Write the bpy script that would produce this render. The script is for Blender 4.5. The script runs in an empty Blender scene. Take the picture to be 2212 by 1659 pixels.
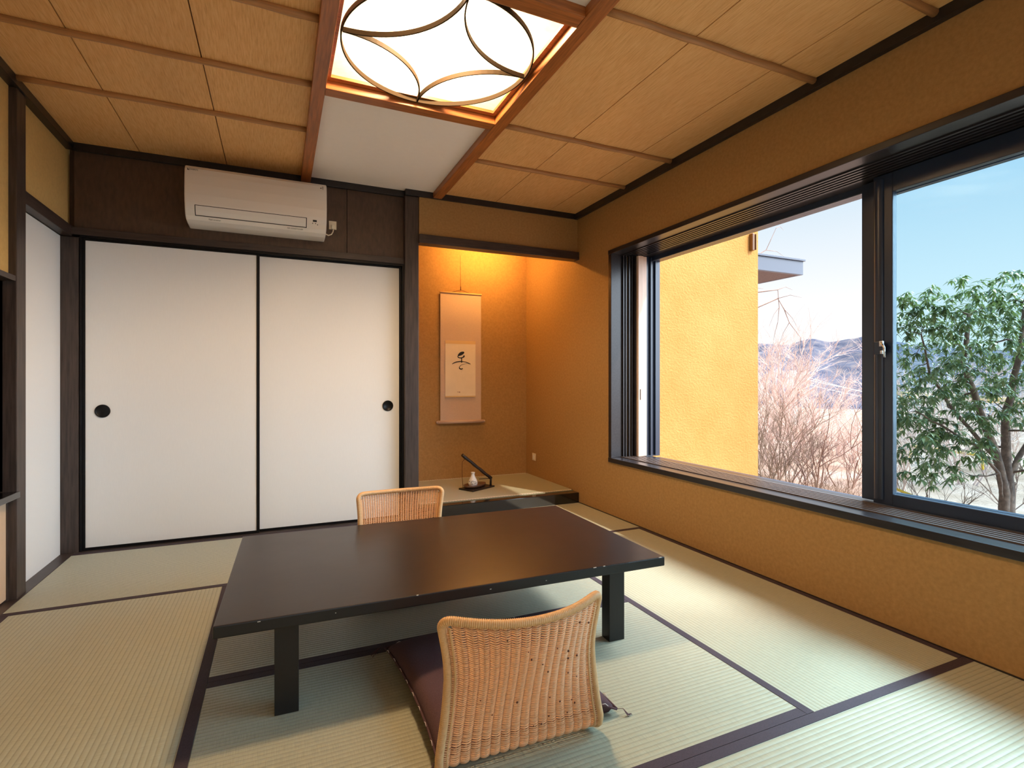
import bpy, bmesh, math, random
from mathutils import Vector, Matrix, Euler
R = math.radians
rnd = random.Random(11)
scene = bpy.context.scene
col = scene.collection

# ------------------------------------------------------------------ camera
cam_d = bpy.data.cameras.new('camera')
cam = bpy.data.objects.new('camera', cam_d)
col.objects.link(cam)
cam.location = (0, 0, 1.0)
cam.rotation_euler = (R(90), 0, R(-23.95))
cam_d.sensor_fit = 'HORIZONTAL'
cam_d.sensor_width = 36
cam_d.lens = 36 * 1139 / 2212
cam_d.shift_y = -4.5 / 2212
cam_d.clip_start = 0.02
cam_d.clip_end = 4000
scene.camera = cam

# ------------------------------------------------------------------ view
vs = scene.view_settings
scene.display_settings.display_device = 'sRGB'
vs.view_transform = 'Standard'
vs.look = 'None'
vs.exposure = 0.0
vs.gamma = 1.0
vs.use_curve_mapping = False

# ------------------------------------------------------------------ sky: white haze at the horizon, blue above
w = bpy.data.worlds.new('sky')
scene.world = w
w.use_nodes = True
nt = w.node_tree
for n in list(nt.nodes): nt.nodes.remove(n)
tc = nt.nodes.new('ShaderNodeTexCoord')
sp = nt.nodes.new('ShaderNodeSeparateXYZ')
rp = nt.nodes.new('ShaderNodeValToRGB')
bg = nt.nodes.new('ShaderNodeBackground')
wo = nt.nodes.new('ShaderNodeOutputWorld')
nt.links.new(tc.outputs['Generated'], sp.inputs[0])
nt.links.new(sp.outputs['Z'], rp.inputs[0])
nt.links.new(rp.outputs[0], bg.inputs[0])
nt.links.new(bg.outputs[0], wo.inputs[0])
els = rp.color_ramp.elements
els[0].position = 0.0; els[0].color = (.42, .41, .42, 1)
els[1].position = 0.03; els[1].color = (.54, .54, .54, 1)
for p, c in ((.14, (.50, .51, .52, 1)), (.26, (.38, .44, .49, 1)), (.36, (.27, .40, .50, 1)), (.55, (.40, .55, .72, 1)), (1, (.35, .5, .75, 1))):
    e = els.new(p); e.color = c
bg.inputs[1].default_value = 2.0

def sun(name, direction, energy, angle, color):
    l = bpy.data.lights.new(name, 'SUN')
    l.energy = energy; l.angle = R(angle); l.color = color
    o = bpy.data.objects.new(name, l); col.objects.link(o)
    o.rotation_euler = Vector(direction).to_track_quat('Z', 'Y').to_euler()   # direction points to the sun
    o.location = (8, -6, 9)
    return o
sun('sun', (.42, -.90, .86), 4.4, 1.0, (1, .88, .72))
sun('sky_fill_sun', (.78, -.52, .40), 5.6, 60, (.74, .87, 1.0))  # added wide sun lamp, fills the room through the side window
sun('high_sky_fill_sun', (.62, .03, .80), 9.0, 24, (.92, .95, 1.0))  # added steep soft sun lamp, brightens the floor beside the window

# ------------------------------------------------------------------ materials
def new_mat(name):
    m = bpy.data.materials.new(name); m.use_nodes = True
    t = m.node_tree
    b = t.nodes['Principled BSDF']
    return m, t, b
def N(t, kind, **kw):
    n = t.nodes.new(kind)
    for k, v in kw.items(): setattr(n, k, v)
    return n
def coords(t, scale=(1, 1, 1)):
    c = N(t, 'ShaderNodeTexCoord'); mp = N(t, 'ShaderNodeMapping')
    t.links.new(c.outputs['Object'], mp.inputs[0]); mp.inputs['Scale'].default_value = scale
    return mp.outputs[0]
def ramp(t, fac, stops):
    r = N(t, 'ShaderNodeValToRGB')
    e = r.color_ramp.elements
    e[0].position, e[0].color = stops[0][0], (*stops[0][1], 1)
    e[1].position, e[1].color = stops[-1][0], (*stops[-1][1], 1)
    for p, c in stops[1:-1]:
        x = e.new(p); x.color = (*c, 1)
    t.links.new(fac, r.inputs[0])
    return r.outputs[0]
def noise(t, vec, scale, detail=4, rough=.55):
    n = N(t, 'ShaderNodeTexNoise'); n.inputs['Scale'].default_value = scale
    n.inputs['Detail'].default_value = detail; n.inputs['Roughness'].default_value = rough
    t.links.new(vec, n.inputs['Vector'])
    return n.outputs['Fac']
def bump(t, b, h, strength=.3, dist=.002):
    n = N(t, 'ShaderNodeBump'); n.inputs['Strength'].default_value = strength; n.inputs['Distance'].default_value = dist
    t.links.new(h, n.inputs['Height']); t.links.new(n.outputs[0], b.inputs['Normal'])
def sc(c, k): return tuple(min(1, x * k) for x in c)
def plain(name, c, rough=.5, metal=0, spec=.5, coat=0):
    m, t, b = new_mat(name)
    b.inputs['Base Color'].default_value = (*c, 1); b.inputs['Roughness'].default_value = rough
    b.inputs['Metallic'].default_value = metal; b.inputs['Specular IOR Level'].default_value = spec
    b.inputs['Coat Weight'].default_value = coat
    return m
def mottled(name, c, rough=.6, scale=(1, 1, 1), nscale=20, var=.12, bs=.2, bd=.001, bscale=None, spec=.5):
    m, t, b = new_mat(name)
    v = coords(t, scale)
    f = noise(t, v, nscale, 5)
    t.links.new(ramp(t, f, [(.3, sc(c, 1 - var)), (.7, sc(c, 1 + var))]), b.inputs['Base Color'])
    b.inputs['Roughness'].default_value = rough
    b.inputs['Specular IOR Level'].default_value = spec
    if bs: bump(t, b, noise(t, v, bscale or nscale * 3, 3), bs, bd)
    return m

M = {}
M['plaster'] = mottled('ochre_plaster', (.385, .225, .090), .95, nscale=60, var=.10, bs=.5, bd=.0012, bscale=320, spec=.1)
M['plaster_left'] = mottled('lamplit_ochre_plaster', (.60, .40, .15), .95, nscale=60, var=.06, bs=.4, bd=.001, bscale=320, spec=.1)  # same ochre plaster, lightened to carry the lamplight on the left wall
M['plaster_rear'] = mottled('pale_plaster', (.66, .60, .50), .95, nscale=60, var=.04, bs=.2, spec=.1)
M['dark_wood'] = mottled('dark_stained_wood', (.050, .034, .028), .42, scale=(18, 18, 1.2), nscale=5, var=.45, bs=.3, bd=.0008)
M['dark_wood_h'] = mottled('dark_stained_rail', (.045, .031, .027), .42, scale=(1.2, 1.2, 18), nscale=5, var=.4, bs=.25, bd=.0008)
M['black_wood'] = mottled('black_stained_wood', (.016, .013, .014), .35, scale=(3, 3, 3), nscale=6, var=.3, bs=.1)
M['board'] = mottled('brown_board', (.078, .043, .026), .5, scale=(9, 9, 3), nscale=5, var=.25, bs=.35, bd=.0008, bscale=60)
M['door_black'] = plain('black_door_frame', (.004, .004, .005), .4, spec=.25)
M['beige_paper'] = mottled('beige_cupboard_paper', (.66, .47, .32), .8, nscale=40, var=.02, bs=.1, spec=.2)
M['lacquer'] = plain('black_lacquer', (.008, .008, .009), .12, coat=.5)
M['fusuma'] = mottled('fusuma_paper', (.79, .79, .785), .75, scale=(60, 60, 4), nscale=8, var=.015, bs=.12, bd=.0004, spec=.2)
M['white_panel'] = mottled('white_ceiling_paper', (.90, .84, .80), .8, nscale=30, var=.01, bs=.05, spec=.2)
M['beam'] = mottled('cherry_beam', (.36, .115, .028), .38, scale=(30, 1.6, 30), nscale=4, var=.35, bs=.12)
M['beam_x'] = mottled('cherry_cross_beam', (.36, .115, .028), .38, scale=(1.6, 30, 30), nscale=4, var=.35, bs=.12)
M['batten'] = mottled('peeled_batten', (.42, .20, .075), .5, scale=(1.5, 30, 30), nscale=4, var=.2, bs=.1)
def cedar():
    m, t, b = new_mat('cedar_ceiling_board')
    v = coords(t, (1, .055, 1))
    f = noise(t, v, 260, 3, .6)
    f2 = noise(t, coords(t, (1, .3, 1)), 3, 3, .5)
    c1 = ramp(t, f, [(.3, (.70, .36, .125)), (.5, (.82, .46, .18)), (.7, (.88, .54, .24))])
    c2 = ramp(t, f2, [(.3, (.86, .86, .86)), (.7, (1, 1, 1))])
    mx = N(t, 'ShaderNodeMix', data_type='RGBA', blend_type='MULTIPLY'); mx.inputs[0].default_value = 1
    t.links.new(c1, mx.inputs[6]); t.links.new(c2, mx.inputs[7])
    t.links.new(mx.outputs[2], b.inputs['Base Color'])
    b.inputs['Roughness'].default_value = .6; b.inputs['Specular IOR Level'].default_value = .3
    bump(t, b, f, .15, .0005)
    return m
M['cedar'] = cedar()
M['seam'] = plain('seam_backing_wood', (.12, .05, .018), .8)  # dark wood for the board-gap backing and the slab under the mats
def tatami(name, axis, c=(.385, .375, .262), pitch=.0165):
    m, t, b = new_mat(name)
    v = coords(t)
    s = N(t, 'ShaderNodeSeparateXYZ'); t.links.new(v, s.inputs[0])
    mul = N(t, 'ShaderNodeMath', operation='MULTIPLY'); mul.inputs[1].default_value = 2 * math.pi / pitch
    t.links.new(s.outputs['Y' if axis == 'X' else 'X'], mul.inputs[0])
    sn = N(t, 'ShaderNodeMath', operation='SINE'); t.links.new(mul.outputs[0], sn.inputs[0])
    mr = N(t, 'ShaderNodeMapRange'); mr.inputs[1].default_value = -1; mr.inputs[2].default_value = 1
    t.links.new(sn.outputs[0], mr.inputs[0])
    pw = N(t, 'ShaderNodeMath', operation='POWER'); pw.inputs[1].default_value = .45
    t.links.new(mr.outputs[0], pw.inputs[0])
    # straw strands run across the ribs
    sv = coords(t, (1, 26, 1) if axis == 'Y' else (26, 1, 1))
    f = noise(t, sv, 22, 4, .6)
    straw = ramp(t, f, [(.28, sc(c, .80)), (.5, c), (.72, sc(c, 1.14))])
    rib = ramp(t, pw.outputs[0], [(0, (.70, .70, .66)), (.55, (1, 1, 1))])
    mx = N(t, 'ShaderNodeMix', data_type='RGBA', blend_type='MULTIPLY'); mx.inputs[0].default_value = 1
    t.links.new(straw, mx.inputs[6]); t.links.new(rib, mx.inputs[7])
    t.links.new(mx.outputs[2], b.inputs['Base Color'])
    b.inputs['Roughness'].default_value = .5; b.inputs['Specular IOR Level'].default_value = .45
    b.inputs['Sheen Weight'].default_value = .25; b.inputs['Sheen Roughness'].default_value = .4
    bump(t, b, pw.outputs[0], .55, .0022)
    return m
M['tatami_x'] = tatami('tatami_ribs_along_x', 'X')
M['tatami_y'] = tatami('tatami_ribs_along_y', 'Y')
M['tatami_fine'] = tatami('tatami_fine_weave', 'X', (.33, .30, .17), .006)
M['heri'] = mottled('dark_mat_border_cloth', (.038, .022, .032), .75, nscale=300, var=.3, bs=.3, bd=.0003)
M['heri_white'] = plain('white_scallop_cloth', (.72, .68, .62), .8)
def table_mat():
    m, t, b = new_mat('dark_table_lacquer')
    v = coords(t, (3, 40, 40))
    f = noise(t, v, 3, 5, .6)
    t.links.new(ramp(t, f, [(.3, (.013, .009, .009)), (.7, (.021, .0125, .012))]), b.inputs['Base Color'])
    f2 = noise(t, coords(t, (1, 1, 1)), 2.4, 4, .6)
    r = ramp(t, f2, [(.35, (.29, .29, .29)), (.65, (.33, .33, .33))])
    t.links.new(r, b.inputs['Roughness'])
    b.inputs['Specular IOR Level'].default_value = .4
    bump(t, b, f, .06, .0004)
    return m
M['table'] = table_mat()
M['table_edge'] = mottled('black_table_edge', (.009, .008, .008), .35, nscale=8, var=.2, bs=.05)
M['worn'] = plain('worn_chip', (.6, .55, .48), .8)
def rattan(name, c, v=.16):
    m, t, b = new_mat(name)
    f = noise(t, coords(t), 55, 4, .65)
    t.links.new(ramp(t, f, [(.32, sc(c, 1 - 2.0 * v)), (.48, c), (.72, sc(c, 1 + v))]), b.inputs['Base Color'])
    b.inputs['Roughness'].default_value = .42
    return m
M['rattan'] = rattan('rattan_strand', (.80, .44, .22), .05)
M['rattan_rim'] = rattan('rattan_rim_wrap', (.78, .46, .21), .05)
M['rattan_spot'] = plain('rattan_knot_spot', (.12, .035, .012), .6)
M['cushion'] = mottled('plum_cotton', (.105, .058, .064), .9, nscale=400, var=.25, bs=.3, bd=.0004, spec=.2)
M['thread'] = plain('pale_thread', (.75, .66, .62), .7)
M['plum_thread'] = plain('plum_thread', (.09, .045, .055), .8)
M['ac'] = plain('ivory_plastic', (.80, .76, .72), .32)
M['ac_flap'] = plain('ivory_flap', (.78, .76, .74), .4)
M['grey_print'] = plain('grey_print', (.10, .09, .09), .5)
M['slot'] = plain('dark_gap', (.02, .018, .018), .6)
M['ivory'] = plain('ivory_socket_plastic', (.75, .66, .50), .4)
M['scroll_cloth'] = mottled('scroll_mount_cloth', (.60, .45, .36), .9, scale=(30, 30, 200), nscale=3, var=.08, bs=.15, bd=.0004, spec=.1)
M['scroll_paper'] = mottled('scroll_paper', (.83, .72, .58), .9, nscale=12, var=.03, bs=.05, spec=.1)
M['scroll_band'] = plain('scroll_gold_band', (.70, .50, .26), .7)
M['ink'] = plain('black_ink', (.008, .007, .007), .55)
M['seal'] = plain('faint_seal', (.45, .30, .24), .8)
M['roller'] = plain('pale_roller_wood', (.55, .40, .33), .5)
M['ceramic'] = plain('white_glaze', (.80, .78, .76), .2)
M['blue_glaze'] = plain('blue_glaze_mark', (.03, .03, .05), .25)
M['burnt'] = mottled('burnt_bamboo', (.018, .011, .009), .4, nscale=14, var=.3)
M['tray_wood'] = mottled('brown_tray_wood', (.10, .045, .022), .4, nscale=20, var=.3)
M['wire'] = plain('rusty_wire', (.09, .03, .015), .5, .4)
M['alu'] = plain('black_aluminium', (.016, .028, .060), .30, .0, .7)
M['alu_bright'] = plain('highlight_aluminium', (.30, .34, .42), .3, .7)
M['win_wood'] = mottled('black_window_board', (.018, .016, .019), .28, scale=(20, 1.5, 20), nscale=4, var=.3, bs=.1)
M['track'] = plain('track_strip', (.10, .08, .075), .3)
M['pale_stile'] = mottled('pale_screen_stile', (.70, .52, .42), .5, scale=(20, 20, 1.5), nscale=4, var=.06, bs=.05)
M['steel'] = plain('bright_steel', (.75, .77, .8), .2, 1)
def glass():
    m = bpy.data.materials.new('pale_blue_glass'); m.use_nodes = True
    t = m.node_tree
    for n in list(t.nodes): t.nodes.remove(n)
    o = N(t, 'ShaderNodeOutputMaterial'); tr = N(t, 'ShaderNodeBsdfTransparent'); g = N(t, 'ShaderNodeBsdfGlossy')
    tr.inputs[0].default_value = (.88, .965, .995, 1); g.inputs['Roughness'].default_value = .01
    f = N(t, 'ShaderNodeFresnel'); f.inputs[0].default_value = 1.10
    mx = N(t, 'ShaderNodeMixShader')
    t.links.new(f.outputs[0], mx.inputs[0]); t.links.new(tr.outputs[0], mx.inputs[1]); t.links.new(g.outputs[0], mx.inputs[2])
    t.links.new(mx.outputs[0], o.inputs[0])
    return m
M['glass'] = glass()
def washi():
    m = bpy.data.materials.new('lit_washi_paper'); m.use_nodes = True
    t = m.node_tree
    for n in list(t.nodes): t.nodes.remove(n)
    o = N(t, 'ShaderNodeOutputMaterial'); tr = N(t, 'ShaderNodeBsdfTransparent'); tl = N(t, 'ShaderNodeBsdfTranslucent')
    em = N(t, 'ShaderNodeEmission')
    f = noise(t, coords(t, (1, 1.3, 1)), 26, 6, .65)
    c = ramp(t, f, [(.3, (1, .80, .56)), (.5, (1, .86, .65)), (.7, (1, .90, .72))])
    t.links.new(c, em.inputs[0]); em.inputs[1].default_value = .12
    t.links.new(c, tl.inputs[0]); tr.inputs[0].default_value = (1, .90, .76, 1)
    m1 = N(t, 'ShaderNodeMixShader'); m1.inputs[0].default_value = .15
    ad = N(t, 'ShaderNodeAddShader')
    t.links.new(tr.outputs[0], m1.inputs[1]); t.links.new(tl.outputs[0], m1.inputs[2])
    t.links.new(m1.outputs[0], ad.inputs[0]); t.links.new(em.outputs[0], ad.inputs[1])
    t.links.new(ad.outputs[0], o.inputs[0])
    return m
M['washi'] = washi()
M['lamp_strip'] = plain('bent_cedar_strip', (.035, .022, .011), .7, spec=.1)
M['box_white'] = plain('lamp_box_wood', (.012, .010, .008), .9)
def stucco():
    m, t, b = new_mat('yellow_stucco')
    v = coords(t)
    f = noise(t, v, 3, 4)
    t.links.new(ramp(t, f, [(.3, (.52, .275, .085)), (.7, (.58, .32, .110))]), b.inputs['Base Color'])
    b.inputs['Roughness'].default_value = .95; b.inputs['Specular IOR Level'].default_value = .1
    bump(t, b, noise(t, coords(t, (1, 1, 1.4)), 42, 4, .6), .7, .012)
    return m
M['stucco'] = stucco()
M['roof_metal'] = plain('grey_roof_metal', (.085, .105, .155), .45)
M['soffit'] = mottled('brown_soffit', (.16, .115, .11), .9, nscale=40, var=.2, bs=.2)
M['bark'] = mottled('brown_bark', (.17, .105, .085), .9, nscale=30, var=.35, bs=.5, bd=.004)
M['twig'] = mottled('pink_brown_twig', (.34, .22, .18), .9, nscale=4, var=.3, bs=0)
M['twig_dark'] = mottled('dark_twig', (.24, .17, .12), .9, nscale=4, var=.3, bs=0)
M['twig_pale'] = mottled('pale_twig', (.74, .55, .48), .9, nscale=2, var=.2, bs=0)
M['concrete'] = mottled('white_concrete', (.85, .83, .82), .8, nscale=10, var=.03, bs=.1)
M['rail_yellow'] = plain('yellow_rail_paint', (.85, .55, .06), .5)
def leafm():
    m, t, b = new_mat('glossy_green_leaf')
    f = noise(t, coords(t), 9, 4)
    t.links.new(ramp(t, f, [(.3, (.035, .062, .030)), (.48, (.10, .15, .065)), (.66, (.34, .40, .22))]), b.inputs['Base Color'])
    b.inputs['Roughness'].default_value = .33
    out = t.nodes['Material Output']
    tl = N(t, 'ShaderNodeBsdfTranslucent'); tl.inputs[0].default_value = (.20, .27, .07, 1)
    mx = N(t, 'ShaderNodeMixShader'); mx.inputs[0].default_value = .25
    t.links.new(b.outputs[0], mx.inputs[1]); t.links.new(tl.outputs[0], mx.inputs[2]); t.links.new(mx.outputs[0], out.inputs[0])
    return m
M['leaf'] = leafm()
def groundm():
    m, t, b = new_mat('dry_hillside')
    f = noise(t, coords(t), .9, 8, .7)
    t.links.new(ramp(t, f, [(.3, (.32, .21, .15)), (.5, (.45, .31, .24)), (.7, (.52, .39, .33))]), b.inputs['Base Color'])
    b.inputs['Roughness'].default_value = 1; b.inputs['Specular IOR Level'].default_value = 0
    bump(t, b, noise(t, coords(t), 9, 6, .7), .8, .1)
    return m
M['ground'] = groundm()
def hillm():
    m, t, b = new_mat('hazy_winter_hill')
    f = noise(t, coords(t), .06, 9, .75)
    t.links.new(ramp(t, f, [(.36, (.062, .070, .105)), (.5, (.105, .11, .145)), (.64, (.20, .175, .175))]), b.inputs['Base Color'])  # distance haze is mixed into this blue-grey woodland colour
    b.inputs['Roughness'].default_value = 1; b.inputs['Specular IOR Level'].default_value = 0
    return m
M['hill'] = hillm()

# ------------------------------------------------------------------ building helpers
class MB:
    """collects shapes into one mesh"""
    def __init__(s): s.bm = bmesh.new(); s.slot = 0
    def box(s, x0, x1, y0, y1, z0, z1, bev=0):
        b = s.bm
        vs_ = [b.verts.new((x, y, z)) for x in (x0, x1) for y in (y0, y1) for z in (z0, z1)]
        q = [(0, 1, 3, 2), (4, 6, 7, 5), (0, 4, 5, 1), (2, 3, 7, 6), (0, 2, 6, 4), (1, 5, 7, 3)]
        fs = [b.faces.new([vs_[i] for i in f]) for f in q]
        for f in fs: f.material_index = s.slot
        if bev:
            ed = list({e for f in fs for e in f.edges})
            r = bmesh.ops.bevel(b, geom=ed, offset=bev, segments=2, affect='EDGES', profile=.6)
            for f in r['faces']: f.material_index = s.slot
        return s
    def grid(s, rows, closed_u=False, closed_v=False):
        b = s.bm
        V = [[b.verts.new(p) for p in r] for r in rows]
        n, m = len(V), len(V[0])
        for i in range(n if closed_u else n - 1):
            for j in range(m if closed_v else m - 1):
                try:
                    f = b.faces.new((V[i][j], V[(i + 1) % n][j], V[(i + 1) % n][(j + 1) % m], V[i][(j + 1) % m]))
                    f.material_index = s.slot; f.smooth = True
                except ValueError: pass
        return V
    def tube(s, pts, rad, sides=6, closed=False, cap=True, up=None):
        pts = [Vector(p) for p in pts]
        n = len(pts)
        rows = []
        ref = None
        for i, p in enumerate(pts):
            if closed: d = pts[(i + 1) % n] - pts[i - 1]
            else: d = pts[min(i + 1, n - 1)] - pts[max(i - 1, 0)]
            if d.length < 1e-9: d = Vector((0, 0, 1))
            d.normalize()
            if ref is None:
                ref = Vector(up) if up else (Vector((0, 0, 1)) if abs(d.z) < .9 else Vector((1, 0, 0)))
            a = ref - d * ref.dot(d)
            if a.length < 1e-6: a = d.orthogonal()
            a.normalize(); ref = a
            c = d.cross(a)
            r = rad[i] if isinstance(rad, (list, tuple)) else rad
            rows.append([p + (a * math.cos(2 * math.pi * k / sides) + c * math.sin(2 * math.pi * k / sides)) * r for k in range(sides)])
        V = s.grid(rows, closed_u=closed, closed_v=True)
        if cap and not closed:
            for ring in (V[0], V[-1]):
                try: s.bm.faces.new(ring).material_index = s.slot
                except ValueError: pass
        return s
    def lathe(s, prof, cx, cy, z0=0, seg=32):
        rows = [[(cx + r * math.cos(2 * math.pi * k / seg), cy + r * math.sin(2 * math.pi * k / seg), z0 + z) for k in range(seg)] for r, z in prof]
        V = s.grid(rows, closed_v=True)
        for ring in (V[0], V[-1]):
            try: s.bm.faces.new(ring).material_index = s.slot
            except ValueError: pass
        return s
    def poly(s, pts):
        f = s.bm.faces.new([s.bm.verts.new(p) for p in pts]); f.material_index = s.slot
        return s
    def prism(s, pts, d):
        """polygon pts extruded by vector d"""
        d = Vector(d); a = [s.bm.verts.new(p) for p in pts]; c = [s.bm.verts.new(Vector(p) + d) for p in pts]
        n = len(pts)
        s.bm.faces.new(a).material_index = s.slot; s.bm.faces.new(list(reversed(c))).material_index = s.slot
        for i in range(n): s.bm.faces.new((a[i], c[i], c[(i + 1) % n], a[(i + 1) % n])).material_index = s.slot
        return s
    def build(s, name, mats, parent=None, fix=True):
        if fix: bmesh.ops.recalc_face_normals(s.bm, faces=s.bm.faces[:])
        me = bpy.data.meshes.new(name); s.bm.to_mesh(me); s.bm.free()
        for m in (mats if isinstance(mats, (list, tuple)) else [mats]): me.materials.append(m)
        o = bpy.data.objects.new(name, me); col.objects.link(o)
        if parent: o.parent = parent
        return o
def box(name, x0, x1, y0, y1, z0, z1, m, parent=None, bev=0):
    return MB().box(x0, x1, y0, y1, z0, z1, bev).build(name, m, parent)
def empty(name, loc=(0, 0, 0), rz=0):
    o = bpy.data.objects.new(name, None); col.objects.link(o); o.location = loc; o.rotation_euler = (0, 0, rz)
    o.empty_display_size = .1
    return o
def tag(o, label, cat, group=None, kind=None):
    o['label'] = label; o['category'] = cat
    if group: o['group'] = group
    if kind: o['kind'] = kind
    return o
def structure(o):
    o['kind'] = 'structure'; return o
def copy_tree(o, parent=None):
    c = o.copy(); col.objects.link(c)
    if parent: c.parent = parent
    for ch in list(o.children): copy_tree(ch, c)
    return c
def lettering(name, text, size, origin, xdir, up, m, parent=None, thick=.0004):
    cu = bpy.data.curves.new(name, 'FONT'); cu.body = text; cu.size = size; cu.extrude = thick
    tmp = bpy.data.objects.new(name + '_tmp', cu); col.objects.link(tmp)
    bpy.context.view_layer.update()
    me = bpy.data.meshes.new_from_object(tmp.evaluated_get(bpy.context.evaluated_depsgraph_get()))
    bpy.data.objects.remove(tmp)
    x = Vector(xdir).normalized(); z = x.cross(Vector(up)).normalized(); y = z.cross(x)
    mt = Matrix(((x.x, y.x, z.x, origin[0]), (x.y, y.y, z.y, origin[1]), (x.z, y.z, z.z, origin[2]), (0, 0, 0, 1)))
    me.transform(mt); me.materials.clear(); me.materials.append(m)
    o = bpy.data.objects.new(name, me); col.objects.link(o)
    if parent: o.parent = parent
    return o

# ------------------------------------------------------------------ key dimensions
XR = 2.285            # right wall face
XL = -1.125           # left wall face (upper plaster)
YB = 3.86             # back wall plane
YA = 4.79             # alcove back wall
ZC = 2.395            # ceiling boards
YF = -1.25            # wall behind the camera
XO = 2.70             # outer face of the right wall

# ------------------------------------------------------------------ shell
structure(box('floor', XL - .3, XO, YF - .1, YA + .1, -.16, -.052, M['seam']))
# right wall around the window
b = MB()
b.box(XR, XO, -.38, 3.335, -.1, .405)
b.box(XR, XO, -.38, 3.335, 1.98, 2.6)
b.box(XR, XO, 3.335, YA + .12, -.1, 2.6)
b.box(XR, XO, YF - .1, -.38, -.1, 2.6)
structure(b.build('wall_right', M['plaster']))
# alcove: back wall, hidden left return, header, lid
b = MB()
b.box(.85, XR, YA, YA + .12, -.1, 2.6)
b.box(.85, .93, YB + .02, YA, -.1, 2.6)
structure(b.build('wall_alcove', M['plaster']))
structure(box('wall_header', .945, XR, 3.80, 3.86, 2.07, ZC + .02, M['plaster']))
b = MB().box(.93, XR, 3.861, YA, 2.34, 2.40)
structure(b.build('ceiling_alcove', M['plaster']))
# back wall: brown board over the sliding doors, with its seam
b = MB()
b.box(-1.09, .443, YB + .005, YB + .05, 1.905, ZC + .01)
b.box(.447, .85, YB + .005, YB + .05, 1.905, ZC + .01)
b.box(-1.25, .85, YB + .05, YB + .12, -.1, 2.6)
structure(b.build('wall_back', M['board']))
# left wall
b = MB()
b.box(XL - .12, XL, 3.23, YB + .05, 1.90, 2.6)
b.box(XL - .12, XL, 1.9, 3.135, 1.485, 2.6)
b.box(XL - .12, XL - .02, YF, 1.9, -.1, 2.6)
b.box(XL - .55, XL - .43, 1.9, 3.2, .5, 1.5)
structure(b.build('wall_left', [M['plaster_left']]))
structure(MB().box(XL - .43, XL - .40, 1.9, 3.2, .50, 1.49).box(XL - .41, XL - .02, 3.135, 3.20, .50, 1.49).box(XL - .41, XL - .02, 1.9, 1.93, .5, 1.49).box(XL - .41, XL - .012, 1.93, 3.135, 1.46, 1.49).build('wall_niche', M['board']))
b = MB().box(XL - .15, -.45, YF - .12, YF, -.1, 2.6).box(1.95, XO, YF - .12, YF, -.1, 2.6).box(-.45, 1.95, YF - .12, YF, 1.95, 2.6).box(-.45, 1.95, YF - .12, YF, -.1, .30)
structure(b.build('wall_front', M['plaster_rear']))
wf = structure(MB().box(-.45, 1.95, YF - .09, YF - .05, .30, .35).box(-.45, 1.95, YF - .09, YF - .05, 1.90, 1.95).box(-.45, -.40, YF - .09, YF - .05, .35, 1.90).box(1.90, 1.95, YF - .09, YF - .05, .35, 1.90).box(.72, .78, YF - .09, YF - .05, .35, 1.90).build('added_rear_window', M['win_wood']))  # unseen window added behind the camera to let in fill daylight
structure(box('wall_closet', XL - .30, XL - .06, 3.21, YB + .1, -.1, 2.6, M['plaster_rear']))

# ceiling boards, seams and white panels
b = MB()
b.slot = 0
ys = [YF, 3.855]
for xs in ([XL, -.765, -.30, .15], [1.10, 1.545, 2.02, XR]):
    for i in range(3):
        g = .0025
        b.box(xs[i] + (g if i else 0), xs[i + 1] - (g if i < 2 else 0), ys[0], ys[1], ZC, ZC + .012)
b.slot = 1
b.box(XL - .1, .15, YF, 3.9, ZC + .012, ZC + .04)
b.box(1.10, XR, YF, 3.9, ZC + .012, ZC + .04)
b.box(XL - .1, XR + .1, YF, YB, 2.90, 2.94)
b.slot = 2
b.box(.19, 1.06, 2.63, 3.855, ZC, ZC + .012)
b.box(.19, 1.06, YF, 1.70, ZC, ZC + .012)
structure(b.build('ceiling', [M['cedar'], M['seam'], M['white_panel']]))
# exposed beams round the lamp bay
structure(box('trim_1', .143, .203, YF, 3.85, 2.355, 2.425, M['beam'], bev=.003))
structure(box('trim_2', 1.046, 1.112, YF, 3.85, 2.355, 2.425, M['beam'], bev=.003))
structure(box('trim_3', .203, 1.046, 2.575, 2.645, 2.357, 2.425, M['beam_x'], bev=.003))
structure(box('trim_4', .203, 1.046, 1.680, 1.750, 2.357, 2.425, M['beam_x'], bev=.003))
# round battens across the boards
n = 5
def batten(x0, x1, y):
    global n
    mb = MB()
    pts = [(x0 + (x1 - x0) * i / 12, y + .0025 * math.sin(i * 1.7 + y), ZC - .008) for i in range(13)]
    mb.tube(pts, [.0145 + .0012 * math.sin(i * 2.3 + x0 * 5) for i in range(13)], 10)
    structure(mb.build('trim_%d' % n, M['batten'])); n += 1
for y in (3.11, 2.625, 1.655, 1.165, .68, .20, -.28, -.76):
    batten(-1.09, .143, y)
    batten(1.112, 2.262, y)
batten(-1.09, .143, 2.14)
# cornices
structure(box('trim_%d' % n, -1.10, 2.285, 3.835, 3.862, 2.352, ZC, M['black_wood'], bev=.002)); n += 1
structure(box('trim_%d' % n, .843, XR, 3.785, 3.835, 2.352, ZC, M['black_wood'], bev=.002)); n += 1
structure(box('trim_%d' % n, 2.255, XR, YF, 3.80, 2.350, ZC, M['black_wood'], bev=.002)); n += 1
structure(box('trim_%d' % n, XL, -1.085, YF, 3.85, 2.352, ZC, M['black_wood'], bev=.002)); n += 1
# alcove header beam and step
structure(box('trim_%d' % n, .94, XR, 3.770, 3.862, 2.013, 2.077, M['dark_wood_h'], bev=.003)); n += 1
structure(box('trim_%d' % n, .935, XR - .001, 3.772, 3.862, -.05, .083, M['lacquer'], bev=.004)); n += 1
structure(box('trim_%d' % n, .935, XR - .001, 3.862, YA - .001, -.05, .062, M['black_wood'])); n += 1
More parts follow.
